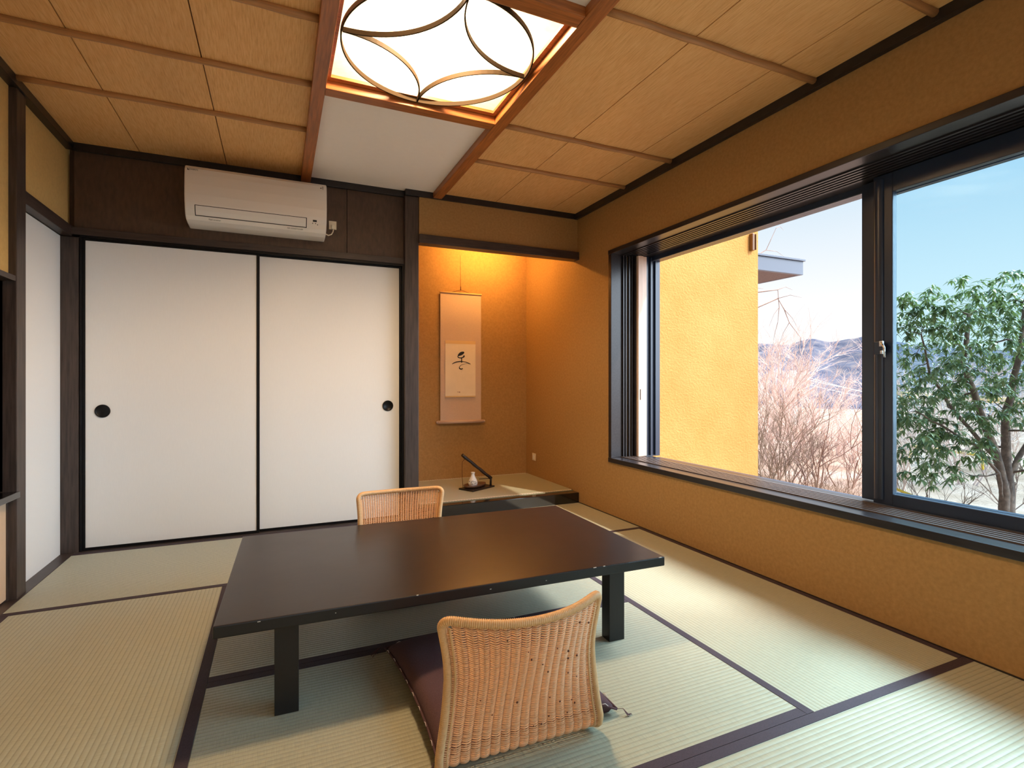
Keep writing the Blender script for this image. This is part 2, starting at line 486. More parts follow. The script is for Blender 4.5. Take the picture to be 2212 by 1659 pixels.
# posts
structure(box('trim_%d' % n, .843, .943, 3.805, 3.93, -.05, 2.351, M['dark_wood'], bev=.003)); n += 1
structure(box('trim_%d' % n, -1.19, -1.066, 3.848, 3.93, -.05, 1.846, M['dark_wood'], bev=.003)); n += 1
structure(box('trim_%d' % n, -1.19, -1.095, 3.135, 3.232, -.05, 2.352, M['dark_wood'], bev=.003)); n += 1
# lintels
structure(box('trim_%d' % n, -1.10, .843, 3.845, 3.93, 1.862, 1.905, M['dark_wood_h'], bev=.002)); n += 1
structure(box('trim_%d' % n, -1.18, -1.098, 3.232, 3.86, 1.850, 1.912, M['dark_wood_h'], bev=.002)); n += 1
structure(box('trim_%d' % n, -1.15, -1.098, 1.9, 3.135, 1.462, 1.487, M['dark_wood_h'], bev=.002)); n += 1
# sills
structure(box('trim_%d' % n, -1.085, .843, 3.832, 3.93, -.05, .003, M['dark_wood_h'], bev=.001)); n += 1
structure(box('trim_%d' % n, -1.19, -1.085, YF, 3.848, -.05, .002, M['dark_wood_h'], bev=.001)); n += 1
# black door stops around the back doors
b = MB()
b.box(-1.062, -1.052, 3.855, 3.90, .003, 1.862); b.box(.832, .843, 3.852, 3.90, .003, 1.862); b.box(-1.052, .832, 3.852, 3.90, 1.847, 1.862)
structure(b.build('trim_%d' % n, M['door_black'])); n += 1
# thin dark line at the foot of the right wall
structure(box('baseboard_right', 2.279, XR, YF, 3.77, -.03, .004, M['black_wood'])); n += 1

# black counter board on the left niche and its cupboard doors below
structure(box('trim_%d' % n, -1.50, -1.085, 1.9, 3.145, .468, .497, M['lacquer'], bev=.003)); n += 1

# ------------------------------------------------------------------ sliding doors
def sliding_door(name, x0, x1, y0, z0, z1, pull_x):
    root = structure(MB().box(x0 + .014, x1 - .016, y0 + .002, y0 + .016, z0 + .016, z1 - .012).build(name, M['fusuma']))
    f = MB()
    f.box(x0, x0 + .014, y0 - .002, y0 + .018, z0, z1); f.box(x1 - .016, x1, y0 - .002, y0 + .018, z0, z1)
    f.box(x0 + .014, x1 - .016, y0 - .002, y0 + .018, z0, z0 + .016); f.box(x0 + .014, x1 - .016, y0 - .002, y0 + .018, z1 - .012, z1)
    f.build('door_frame', M['door_black'], root)
    p = MB()
    rows = []
    for r, y in ((.034, y0 + .0015), (.037, y0 - .001), (.039, y0 - .003), (.036, y0 - .0045), (.033, y0 - .003), (.030, y0 + .0005), (.0005, y0 + .001)):
        rows.append([(pull_x + r * math.cos(a * math.pi / 16), y, .826 + r * math.sin(a * math.pi / 16)) for a in range(32)])
    p.grid(rows, closed_v=True)
    p.build('finger_pull', M['door_black'], root)
    return root
sliding_door('door_1', -1.052, -.112, 3.866, .004, 1.847, -.955)
sliding_door('door_2', -.124, .832, 3.886, .004, 1.847, .734)
# white closet door in the left wall
d3 = structure(MB().box(-1.166, -1.150, 3.236, 3.846, .002, 1.846).build('door_3', M['fusuma']))
MB().box(-1.164, -1.149, 3.232, 3.236, .002, 1.846).box(-1.164, -1.149, 3.846, 3.8475, .002, 1.846).build('door_frame', M['black_wood'], d3)
# low cupboard doors under the counter
d4 = structure(MB().box(XL - .02, XL - .005, 2.55, 3.125, .01, .46).build('door_4', M['beige_paper']))
d5 = structure(MB().box(XL - .04, XL - .025, 1.95, 2.56, .01, .46).build('door_5', M['beige_paper']))
structure(box('trim_%d' % n, XL - .05, XL - .0, 3.125, 3.135, .0, .468, M['dark_wood'])); n += 1

# ------------------------------------------------------------------ the window
ZS, ZH, XG = .435, 1.955, 2.54
win = structure(box('window_1', 2.272, XG + .08, -.38, 3.335, .398, .432, M['win_wood'], bev=.003))
b = MB().box(2.272, XG + .08, -.38, 3.335, 1.957, 1.988, .003); b.build('head_board', M['win_wood'], win)
b = MB().box(2.276, 2.42, 3.300, 3.335, .432, 1.957, .002); b.build('jamb_board', M['win_wood'], win)
for zz, s in ((.432, 1), (1.957, -1)):
    b = MB()
    for i in range(6):
        x = 2.365 + i * .030
        b.box(x, x + .014, -.38, 3.30, min(zz, zz + s * .006), max(zz, zz + s * .006))
    b.build('track_strips', M['track'] if s > 0 else M['win_wood'], win)
b = MB()
for x in (2.375, 2.398, 2.428, 2.452): b.box(x, x + .010, 3.285, 3.30, .438, 1.951)
b.box(2.470, 2.480, 3.262, 3.30, .438, 1.951)
b.build('jamb_strips', M['win_wood'], win)
b = MB().box(2.481, 2.523, 3.24, 3.30, .438, 1.951, .002).box(2.527, 2.565, 3.25, 3.30, .438, 1.951, .002)
st = b.build('screen_stile', M['pale_stile'], win)
st['label'] = 'pale wooden screen stile standing in the dark jamb'
MB().box(2.494, 2.502, 3.2385, 3.2395, .865, .945).build('finger_hole', M['slot'], st)
# aluminium outer frame
b = MB()
b.box(2.570, 2.70, 3.262, 3.335, .432, 1.957); b.box(2.60, 2.612, 3.245, 3.262, .44, 1.95); b.box(2.645, 2.66, 3.245, 3.262, .44, 1.95)
b.box(2.62, 2.70, -.38, 3.262, 1.927, 1.98); b.box(2.62, 2.70, -.38, 3.262, .40, .420); b.box(2.57, 2.70, -.38, -.34, .42, 1.957)
b.build('outer_frame', M['alu'], win)
MB().box(2.619, 2.623, -.34, 3.262, 1.9225, 1.9275).build('highlight_strip', M['alu_bright'], win)  # brighter strip standing in for the highlight along the frame head
def sash(xa, xb, y0, y1, rnd_stile):
    s = MB()
    s.box(xa, xb, y1 - .085, y1, .438, 1.951, .004)
    s.box(xa, xb, y0, y0 + .06, .438, 1.951, .004)
    s.box(xa, xb, y0 + .06, y1 - .085, 1.862, 1.951, .003)
    s.box(xa, xb, y0 + .06, y1 - .085, .438, .492, .003)
    o = s.build('sash', M['alu'], win)
    MB().box((xa + xb) / 2 - .002, (xa + xb) / 2 + .002, y0 + .06, y1 - .085, .492, 1.862).build('pane', M['glass'], o)
    return o
s1 = sash(XG, XG + .032, -.34, 1.565, True)
s2 = sash(XG + .042, XG + .074, -.30, 1.645, False)
# half-round cover strip down the meeting stile
rows = []
for k in range(9):
    a = math.pi * k / 8
    rows.append([(XG - .014 * math.sin(a), 1.5375 + .0215 * math.cos(a), z) for z in (.46, 1.93)])
mb = MB(); mb.grid(rows); mb.build('cover_strip', M['alu'], s1, fix=True)
# crescent lock
lk = MB().box(XG - .030, XG - .012, 1.505, 1.545, 1.125, 1.185, .004).build('crescent_lock', M['alu'], s1)
b = MB().box(XG - .038, XG - .028, 1.500, 1.517, 1.160, 1.186, .002).box(XG - .036, XG - .028, 1.502, 1.514, 1.126, 1.142, .002)
b.tube([(XG - .036, 1.508, 1.176), (XG - .045, 1.495, 1.166), (XG - .050, 1.487, 1.155), (XG - .050, 1.485, 1.110)], [.006, .005, .0045, .004], 8)
b.build('lock_lever', M['steel'], lk)

# ------------------------------------------------------------------ tatami mats
def mat(x0, x1, y0, y1, along, label, borders, hw=.034, m=None, z=0, group='tatami mats on the floor'):
    g = .0008
    o = MB().box(x0 + g, x1 - g, y0 + g, y1 - g, z - .05, z).build('tatami_mat', m or M['tatami_' + along])
    tag(o, label, 'tatami mat', group)
    for bd in borders:
        k = MB()
        if bd == 'y0': k.box(x0 + g, x1 - g, y0 + g, y0 + hw, z, z + .0014)
        if bd == 'y1': k.box(x0 + g, x1 - g, y1 - hw, y1 - g, z, z + .0014)
        if bd == 'x0': k.box(x0 + g, x0 + hw, y0 + g, y1 - g, z, z + .0014)
        if bd == 'x1': k.box(x1 - hw, x1 - g, y0 + g, y1 - g, z, z + .0014)
        k.build('cloth_border', M['heri'], o)
    return o
mat(-1.085, .60, 2.93, 3.832, 'x', 'greenish tatami mat along the white sliding doors', ['y0', 'y1'])
mat(.60, 2.279, 2.93, 3.772, 'x', 'tatami mat in front of the black alcove step', ['y0'])
mat(-1.085, -.214, 1.06, 2.93, 'y', 'large straw tatami mat left of the table', ['x0', 'x1'])
mat(-.214, 1.455, 2.01, 2.93, 'x', 'tatami mat under the far half of the black table', ['y0', 'y1'])
mat(-.214, 1.455, 1.088, 2.01, 'x', 'tatami mat under the near chair and near table legs', ['y0', 'y1'])
mat(1.455, 2.279, 1.088, 2.93, 'y', 'brightly window-lit tatami mat between table and right wall', ['x0', 'x1'], hw=.03)
mat(.60, 2.279, .17, 1.088, 'x', 'wide-ribbed tatami mat in the bottom right corner', ['y0', 'y1'])
mat(-1.085, .60, .17, 1.06, 'x', 'tatami mat nearest the camera, at the bottom left', ['y0'])
mat(-1.085, .60, -1.24, .17, 'x', 'tatami mat behind the camera on the left', [])
mat(.60, 2.279, -1.24, .17, 'x', 'tatami mat behind the camera on the right', [])
# alcove mat with scalloped white borders
am = MB().box(.944, 2.281, 3.863, YA - .004, .062, .088).build('tatami_mat', M['tatami_fine'])
tag(am, 'raised tatami mat inside the alcove with scalloped white edge', 'tatami mat')
def scallop(y0, out, parent):
    k = MB(); k.slot = 0
    pitch = .0225; x = .946
    z = .0884
    pts_top = []; w_ = .020
    while x + pitch < 2.279:
        poly = [(x, y0 + out * w_, z), (x + pitch, y0 + out * w_, z)]
        for a in range(0, 7):
            t_ = math.pi * a / 6
            poly.append((x + pitch / 2 + pitch / 2 * math.cos(t_), y0 + out * (.010 - .010 * math.sin(t_)), z))
        k.poly(poly)
        x += pitch
    k.build('scalloped_border', M['heri_white'], parent)
MB().box(.944, 2.281, 3.863, 3.885, .088, .0882).build('cloth_border', M['heri'], am)
MB().box(.944, 2.281, YA - .026, YA - .004, .088, .0882).build('cloth_border', M['heri'], am)
scallop(3.867, 1, am)
scallop(YA - .008, -1, am)

# ------------------------------------------------------------------ low table
tb = tag(empty('low_table', (.622, 2.133, 0), R(-1.45)), 'long low black-brown lacquered table in the middle of the tatami floor', 'table')
L2, W2 = .777, .467
o = MB().box(-L2, L2, -W2, W2, .279, .315, .004).build('table_top', [M['table'], M['table_edge']], tb)
for f in o.data.polygons:
    if f.normal.z < .7: f.material_index = 1
for sx in (-1, 1):
    for sy in (-1, 1):
        x = sx * .587; y = sy * .393
        MB().box(x - .034, x + .034, y - .0275, y + .0275, 0, .279, .002).build('leg', M['table_edge'], tb)
MB().box(-.552, .552, -.395, -.373, .256, .279).build('apron', M['table_edge'], tb)
MB().box(-.552, .552, .373, .395, .256, .279).build('apron', M['table_edge'], tb)
for sx in (-1, 1):
    MB().box(sx * .587 - .011, sx * .587 + .011, -.365, .365, .250, .279).build('apron', M['table_edge'], tb)
k = MB()
for x, z, s in ((-.66, .310, .004), (-.45, .300, .0015), (.05, .297, .003), (.26, .296, .002), (.46, .3145, .006), (.50, .3145, .004), (.755, .3145, .006), (-.2, .3148, .003)):
    MB().box(x - s, x + s, -W2 - .0006, -W2 + .002, z - .0012, z + .0008).build('worn_chip', M['worn'], tb)

# ------------------------------------------------------------------ rattan legless chairs
PROF = [(.27, .022), (.21, .018), (.15, .016), (.09, .016), (.045, .019), (.018, .030), (.006, .055), (.000, .10), (-.010, .16), (-.022, .23), (-.036, .30), (-.052, .37), (-.070, .445)]
acc = [0]
for i in range(1, len(PROF)): acc.append(acc[-1] + math.dist(PROF[i], PROF[i - 1]))
TOT = acc[-1]
def prof(t):
    d = max(0, min(1, t)) * TOT
    for i in range(1, len(acc)):
        if d <= acc[i] + 1e-9:
            k = (d - acc[i - 1]) / (acc[i] - acc[i - 1])
            k0 = k
            p0 = PROF[max(i - 2, 0)]; p1 = PROF[i - 1]; p2 = PROF[i]; p3 = PROF[min(i + 1, len(PROF) - 1)]
            out = []
            for c in (0, 1):
                out.append(.5 * (2 * p1[c] + (p2[c] - p0[c]) * k0 + (2 * p0[c] - 5 * p1[c] + 4 * p2[c] - p3[c]) * k0 ** 2 + (3 * p1[c] - p0[c] - 3 * p2[c] + p3[c]) * k0 ** 3))
            return out
    return PROF[-1]
def halfw(z):
    if z < .06: return .232
    q = (z - .06) / .385
    return .232 - .034 * math.sin(min(1, q / .75) * math.pi / 2) + .020 * max(0, (q - .55) / .45) ** 1.5
def surf(t, s, off=0):
    y, z = prof(t); hw = halfw(z)
    if y > .02: hw -= .045 * min(1, (y - .02) / .10)
    q = max(0, min(1, (z - .05) / .38)); q = q * q * (3 - 2 * q)
    bulge = .072 * (1 - s * s) * q
    yy = y - bulge; zz = z - .012 * (1 - s * s) * q
    # outward normal of the profile, pointing to the rear / underside
    e = .004
    ya, za = prof(max(0, t - e)); yb, zb = prof(min(1, t + e))
    dy, dz = yb - ya, zb - za; ln = math.hypot(dy, dz) or 1
    ny, nz = -dz / ln, dy / ln
    return Vector((hw * s - .038 * z / .445, yy + ny * off, zz + nz * off))
def make_chair():
    root = empty('floor_chair')
    rows = 108; ribs = 17; sub = 6
    tseat = acc[3] / TOT
    mb = MB()
    for r in range(rows):
        t = .012 + (.985 - .012) * r / (rows - 1)
        smax = .965
        if t > .93: smax = .965 - .10 * ((t - .93) / .055) ** 2
        pts = []
        ph = rnd.uniform(-.0004, .0004)
        for i in range(ribs * sub + 1):
            s = -1 + 2 * i / (ribs * sub)
            if abs(s) > smax: continue
            u = (s + 1) / 2 * ribs
            off = .0052 * abs(math.sin(math.pi * u)) ** .7 + ph
            slant = .0005 * math.sin(2 * math.pi * u + .6)
            pts.append(surf(t + slant / TOT, s, off))
        mb.tube(pts, .0020, 5, cap=False)
    for k in range(ribs):
        s = -1 + 2 * (k + .5) / ribs
        if abs(s) > .97: continue
        mb.tube([surf(.01 + .975 * j / 44, s, .0012) for j in range(45)], .0026, 5, cap=False)
    for k in range(1, ribs):
        s = -1 + 2 * k / ribs
        mb.tube([surf(.01 + .975 * j / 44, s, -.0032) for j in range(45)], .0020, 4, cap=False)
    o = mb.build('woven_panel', M['rattan'], root, fix=False)
    # rim
    path = []
    def rim(t, s): path.append(surf(t, s, 0))
    tc_ = .945
    for j in range(150): rim(tc_ * j / 150, -1)
    for j in range(16):
        a = math.pi / 2 * j / 16
        rim(tc_ + (1 - tc_) * math.sin(a), -1 + .18 * (1 - math.cos(a)))
    for j in range(90): rim(1, -.82 + 1.64 * j / 90)
    for j in range(16):
        a = math.pi / 2 * j / 16
        rim(1 - (1 - tc_) * (1 - math.cos(a)), .82 + .18 * math.sin(a))
    for j in range(150): rim(tc_ * (1 - j / 150), 1)
    for j in range(40): rim(0, 1 - 2 * j / 40)
    # resample evenly for the wrapping
    P = path + [path[0]]; D = [0]
    for i in range(1, len(P)): D.append(D[-1] + (P[i] - P[i - 1]).length)
    step = .00165; num = int(D[-1] / step); q = []; j = 0
    for i in range(num):
        d = i * D[-1] / num
        while D[j + 1] < d: j += 1
        kk = (d - D[j]) / max(1e-9, D[j + 1] - D[j]); q.append(P[j].lerp(P[j + 1], kk))
    rb = MB(); rb.tube(q, [.0114 if i % 3 else .0092 for i in range(len(q))], 9, closed=True)
    rb.build('wrapped_rim', M['rattan_rim'], root, fix=False)
    # inner binding cane beside the rim
    for s in (-.925, .925):
        MB().tube([surf(.3 + .66 * j / 60, s, .004) for j in range(61)], .0035, 5).build('binding_cane', M['rattan_rim'], root, fix=False)
    return root
ch = make_chair()
ch.location = (.604, 1.262, .0); ch.rotation_euler = (0, 0, R(-1.5))
tag(ch, 'woven rattan legless floor chair in the foreground seen from behind', 'chair', 'rattan floor chairs at the low table')
sp_ = MB()
for t, s in ((.93, .62), (.90, .82), (.935, -.35), (.86, .30), (.84, -.05), (.82, .50), (.80, .12), (.78, .52), (.77, .68), (.75, .22), (.70, .55), (.66, .70), (.66, -.62), (.62, -.15), (.58, -.45), (.56, .45), (.55, .62), (.53, .66), (.50, .30), (.49, .55), (.47, .1), (.47, .2), (.88, -.1), (.6, .3)):
    c = surf(t, s, .0088); r_ = rnd.uniform(.0018, .0034)
    rows = []
    for a in range(5):
        ph = math.pi * a / 4
        rows.append([c + Vector((r_ * math.sin(ph) * math.cos(b_), .0012 * math.sin(ph) * 0 + r_ * .5 * math.cos(ph), r_ * math.sin(ph) * math.sin(b_))) for b_ in [2 * math.pi * q_ / 6 for q_ in range(6)]])
    sp_ = MB(); sp_.grid(rows, closed_v=True); sp_.build('dark_knot', M['rattan_spot'], ch, fix=False)
ch2 = copy_tree(ch)
for c in list(ch2.children):
    if c.name.startswith('dark_knot'): bpy.data.objects.remove(c)
ch2.location = (.540, 2.615, 0); ch2.rotation_euler = (0, 0, R(180))
tag(ch2, 'woven rattan floor chair on the far side of the table, facing the camera', 'chair', 'rattan floor chairs at the low table')

# ------------------------------------------------------------------ cushion on the near chair
cu = tag(empty('floor_cushion', (.643, 1.625, 0), R(1.5)), 'plum purple square cushion with stitched edge and tassels on near chair', 'cushion')
HX, HY = .278, .312
mb = MB(); NU = 40
def cush(u, v, top):
    # u,v in -1..1
    e = max(abs(u), abs(v))
    pinch = 1 - .035 * (1 - abs(u) ** 2) * (abs(v) ** 3) - .035 * (1 - abs(v) ** 2) * (abs(u) ** 3)
    x = HX * u * (1 - .05 * (1 - v * v) * abs(u)); y = HY * v * (1 - .05 * (1 - u * u) * abs(v))
    k = (1 - abs(u) ** 3.2) * (1 - abs(v) ** 3.2)
    h = .046 * max(0, k) ** .42
    mid = .048 - .012 * (abs(u) * abs(v)) ** 4
    if u > .8 and v < -.6: mid -= .018 * (u - .8) / .2
    wr = .0022 * math.sin(9 * u + 4 * v) * math.sin(5 * v - 3 * u) * k
    z = mid + h + wr - .010 * math.exp(-(u * u + v * v) * 30) if top else max(.003, mid - .06 * max(0, k) ** .22)
    return (x, y, z)
for top in (True, False):
    mb.grid([[cush(-1 + 2 * i / NU, -1 + 2 * j / NU, top) for j in range(NU + 1)] for i in range(NU + 1)])
bmesh.ops.remove_doubles(mb.bm, verts=mb.bm.verts[:], dist=.0004)
cbody = mb.build('cushion_body', M['cushion'], cu)
sd = MB()
def seam_pt(side, a, off=.0):
    if side == 0: return Vector(cush(-1, a, True)) + Vector((-.002 - off, 0, 0))
    if side == 1: return Vector(cush(1, a, True)) + Vector((.002 + off, 0, 0))
    if side == 2: return Vector(cush(a, -1, True)) + Vector((0, -.002 - off, 0))
    return Vector(cush(a, 1, True)) + Vector((0, .002 + off, 0))
pp = MB()
for side in range(4): pp.tube([seam_pt(side, -1 + 2 * j / 30) for j in range(31)], .0035, 6)
pp.build('piping', M['cushion'], cbody)
for side in range(4):
    a = -.86
    while a < .86:
        p0 = seam_pt(side, a, .003); p1 = seam_pt(side, a + .07, .003)
        MB().tube([p0 + Vector((0, 0, .004)), (p0 + p1) / 2 + Vector((0, 0, .008)), p1 + Vector((0, 0, .003))], .0011, 5).build('stitch', M['thread'], cbody)
        a += .24
for su in (-1, 1):
    for sv in (-1, 1):
        c = Vector(cush(su, sv, True)); out = Vector((su * .6, sv * .5, 0)).normalized()
        tsl = MB()
        for q_ in range(7):
            j_ = Vector((rnd.uniform(-.008, .008), rnd.uniform(-.008, .008), 0))
            tsl.tube([c, c + out * .02 + Vector((0, 0, .004)), c + out * .035 + j_ * .5 + Vector((0, 0, -.012)), c + out * .045 + j_ * 1.5 + Vector((0, 0, -max(.0, c.z - .004)))], .0010, 4)
        tsl.build('tassel', M['plum_thread'], cu)

# ------------------------------------------------------------------ ceiling lamp
lamp = tag(empty('ceiling_light', (0, 0, 2.41)), 'square glowing paper ceiling lamp with a ring of four bent wood petals', 'ceiling light')
lamp_parts = []
GX0, GX1, GY0, GY1, GZ = .214, 1.030, 1.792, 2.550, 2.410
def lp(o): o.parent = lamp; o.matrix_parent_inverse = Matrix.Translation((0, 0, -2.41)); return o
lp(MB().box(GX0, GX1, GY0, GY1, GZ, GZ + .0015).build('paper_shade', M['washi']))
b = MB()
b.box(.204, GX0 + .008, 1.752, 2.573, 2.395, 2.409); b.box(GX1 - .008, 1.045, 1.752, 2.573, 2.395, 2.409)
b.box(GX0 + .008, GX1 - .008, 1.752, GY0 + .008, 2.395, 2.409); b.box(GX0 + .008, GX1 - .008, GY1 - .008, 2.573, 2.395, 2.409)
lp(b.build('inner_frame', M['beam_x']))
b = MB()
b.box(.204, .210, 1.752, 2.573, GZ + .004, 2.86); b.box(1.034, 1.045, 1.752, 2.573, GZ + .004, 2.86)
b.box(.210, 1.034, 1.752, 1.760, GZ + .004, 2.86); b.box(.210, 1.034, 2.565, 2.573, GZ + .004, 2.86); b.box(.204, 1.045, 1.752, 2.573, 2.86, 2.87)
lp(b.build('light_box', M['box_white']))
CX, CY, CR = .625, 2.162, .397
def strip(cx, cy, a0, a1, name):
    k = MB(); rows = []
    nn = max(12, int(abs(a1 - a0) / R(4)))
    for i in range(nn + 1):
        a = a0 + (a1 - a0) * i / nn
        rows.append([(cx + r * math.cos(a), cy + r * math.sin(a), z) for r, z in ((CR - .003, 2.375), (CR - .003, 2.3945), (CR + .003, 2.3945), (CR + .003, 2.375))])
    k.grid(rows, closed_v=True)
    for f in k.bm.faces: f.smooth = False
    return lp(k.build(name, M['lamp_strip']))
strip(CX, CY, 0, 2 * math.pi, 'wood_ring')
for qx, qy, a0 in ((1, 1, 180), (-1, 1, 270), (-1, -1, 0), (1, -1, 90)):
    strip(CX + qx * CR, CY + qy * CR, R(a0 + .6), R(a0 + 89.4), 'petal_arc')
bl = bpy.data.lights.new('lamp_bulb', 'POINT'); bl.energy = 175; bl.shadow_soft_size = .11; bl.color = (1, .84, .67)
bo = bpy.data.objects.new('lamp_bulb', bl); col.objects.link(bo); bo.location = (.62, 2.16, 2.63)

# hidden alcove tube
at = tag(empty('alcove_lamp', (1.78, 4.45, 2.262)), 'slim orange-glowing lamp under the alcove ceiling, hidden by the header beam', 'lamp')
MB().box(-.32, .32, -.03, .03, .03, .07).build('lamp_body', M['ivory'], at)
em = bpy.data.materials.new('warm_tube_glow'); em.use_nodes = True
t_ = em.node_tree
for q_ in list(t_.nodes): t_.nodes.remove(q_)
e_ = N(t_, 'ShaderNodeEmission'); o_ = N(t_, 'ShaderNodeOutputMaterial'); e_.inputs[0].default_value = (1, .50, .12, 1); e_.inputs[1].default_value = 220
t_.links.new(e_.outputs[0], o_.inputs[0])
MB().tube([(-.30, 0, .01), (.30, 0, .01)], .013, 12).build('lamp_tube', em, at)

# ------------------------------------------------------------------ air conditioner
AP = [(3.862, 2.300), (3.690, 2.300), (3.668, 2.294), (3.652, 2.276), (3.645, 2.24), (3.640, 2.18), (3.640, 2.12), (3.646, 2.07), (3.658, 2.03), (3.676, 2.00), (3.700, 1.982), (3.76, 1.972), (3.862, 1.968)]
def acy(z):
    for i in range(3, len(AP) - 1):
        (ya, za), (yb, zb) = AP[i], AP[i + 1]
        if zb <= z <= za: return ya + (yb - ya) * (za - z) / (za - zb)
    return 3.66
ac = tag(empty('air_conditioner', (-.107, 3.862, 1.968)), 'ivory white wall air conditioner on the brown board above the doors', 'air conditioner')
def rel(o, root):
    o.parent = root; o.matrix_parent_inverse = Matrix.Translation(root.location).inverted(); return o
AX0, AX1 = -.507, .293
k = MB(); rows = []
for x, ins in ((AX0, .006), (AX0 + .002, .002), (AX0 + .006, 0), (AX1 - .006, 0), (AX1 - .002, .002), (AX1, .006)):
    rows.append([(x, y + (ins if y < 3.8 else 0), z - (ins if z > 2.1 else -ins)) for y, z in AP])
V = k.grid(rows)
k.bm.faces.new(V[0]); k.bm.faces.new(V[-1])
for f in k.bm.faces: f.smooth = False
acb = rel(k.build('body', M['ac']), ac)
def acstrip(x0, x1, z0, z1, off, m, name, seg=6):
    k = MB(); rows = []
    for i in range(seg + 1):
        z = z0 + (z1 - z0) * i / seg
        rows.append([(x0, acy(z) - off, z), (x1, acy(z) - off, z), (x1, acy(z) + .004, z), (x0, acy(z) + .004, z)])
    k.grid(rows, closed_v=True)
    for f in k.bm.faces: f.smooth = False
    return rel(k.build(name, m), ac)
acstrip(-.455, .172, 2.001, 2.060, .0006, M['slot'], 'flap_gap')
acstrip(-.450, .167, 2.005, 2.056, .0030, M['ac_flap'], 'flap')
acstrip(AX0 + .004, AX1 - .004, 2.118, 2.1195, .0004, M['ac_flap'], 'panel_seam')
acstrip(.208, .232, 2.040, 2.052, .0012, M['slot'], 'display_window')
for i, (x, z) in enumerate(((.205, 2.028), (.222, 2.028), (.235, 2.022))):
    acstrip(x, x + .005, z, z + .006, .0012, M['grey_print'], 'indicator_mark')
y_ = acy(2.268) - .0012
k = MB().prism([(-.492, y_, 2.262), (-.480, y_, 2.262), (-.492, y_, 2.276)], (0, .001, 0)); k.build('brand_mark', M['grey_print'], acb)
lettering('brand_lettering', 'DAIKIN', .0135, (-.482, y_, 2.2645), (1, 0, 0), (0, 0, 1), M['grey_print'], acb)
k = MB()
yy = acy(2.26) - .0012
k.prism([(.252, yy, 2.262), (.258, yy, 2.258), (.262, yy, 2.264), (.256, yy, 2.268)], (0, .001, 0))
for i in range(3): k.prism([(.264 + .001 * i, yy, 2.272 - .009 * i), (.272, yy, 2.274 - .009 * i), (.272, yy, 2.269 - .009 * i), (.264, yy, 2.268 - .009 * i)], (0, .001, 0))
k.build('corner_emblem', M['grey_print'], acb)
yy = acy(1.989) - .003
lettering('small_print', 'Flash streamer', .011, (-.385, acy(1.990) - .0022, 1.987), (1, 0, 0), (0, -.45, 1), M['grey_print'], acb)
lettering('small_print', 'AIR CONDITIONER', .011, (.055, acy(1.990) - .0022, 1.987), (1, 0, 0), (0, -.45, 1), M['grey_print'], acb)
# socket, plug and cable
so = tag(empty('power_socket', (.348, 3.864, 2.088)), 'ivory wall socket with a plug beside the air conditioner', 'socket')
rel(box('face_plate', .324, .374, 3.856, 3.864, 2.060, 2.118, M['ivory'], bev=.002), so)
cb = tag(MB().tube([(.290, 3.80, 2.020), (.300, 3.815, 2.012), (.318, 3.828, 2.008), (.338, 3.832, 2.018), (.349, 3.835, 2.038), (.352, 3.838, 2.058)], .0042, 8).build('power_cable', M['ivory']), 'short white cable looping from the air conditioner to its socket', 'cable')
box('plug', .340, .364, 3.832, 3.855, 2.056, 2.088, M['ivory'], cb, .003)
# small outlet inside the alcove
so2 = tag(box('wall_switch', 2.277, XR, 4.575, 4.640, .235, .305, M['ivory'], bev=.002), 'small pale wall plate low on the alcove side wall', 'switch plate')
box('rocker', 2.274, 2.277, 4.595, 4.620, .25, .29, M['ac'], so2)

# ------------------------------------------------------------------ hanging scroll
YS = 4.772
sr = tag(empty('hanging_scroll', (1.59, YS, .61)), 'tall calligraphy scroll with one brushed character hanging in the alcove', 'scroll')
k = MB()
k.grid([[(1.388 + .405 * j / 4, YS + .002 * math.sin(i), 1.838 - 1.212 * i / 24) for j in range(5)] for i in range(25)])
k.grid([[(1.388 + .405 * j / 4, YS + .003 + .002 * math.sin(i), 1.838 - 1.212 * i / 24) for j in range(5)] for i in range(25)])
mc = rel(k.build('mount_cloth', M['scroll_cloth']), sr)
pap = box('paper', 1.434, 1.735, YS - .005, YS - .003, .855, 1.390, M['scroll_paper'], mc)
box('gold_band', 1.434, 1.735, YS - .0056, YS - .005, 1.360, 1.390, M['scroll_band'], mc)
box('gold_band', 1.434, 1.735, YS - .0056, YS - .005, .855, .868, M['scroll_band'], mc)
rel(MB().tube([(1.383, YS - .002, 1.840), (1.798, YS - .002, 1.840)], .007, 8).build('top_rod', M['scroll_band']), sr)
rel(MB().tube([(1.345, YS - .008, .622), (1.358, YS - .008, .622)], .013, 10).tube([(1.358, YS - .008, .622), (1.815, YS - .008, .622)], .016, 12).tube([(1.815, YS - .008, .622), (1.828, YS - .008, .622)], .013, 10).build('bottom_roller', M['roller']), sr)
rel(MB().tube([(1.50, YS - .002, 1.845), (1.588, YS + .004, 1.875), (1.68, YS - .002, 1.845)], .0022, 5).tube([(1.588, YS + .004, 1.875), (1.588, YS + .010, 2.20)], .0012, 4).tube([(1.588, YS, 1.868), (1.588, YS, 1.905)], .004, 6).build('hanging_cord', M['wire']), sr)
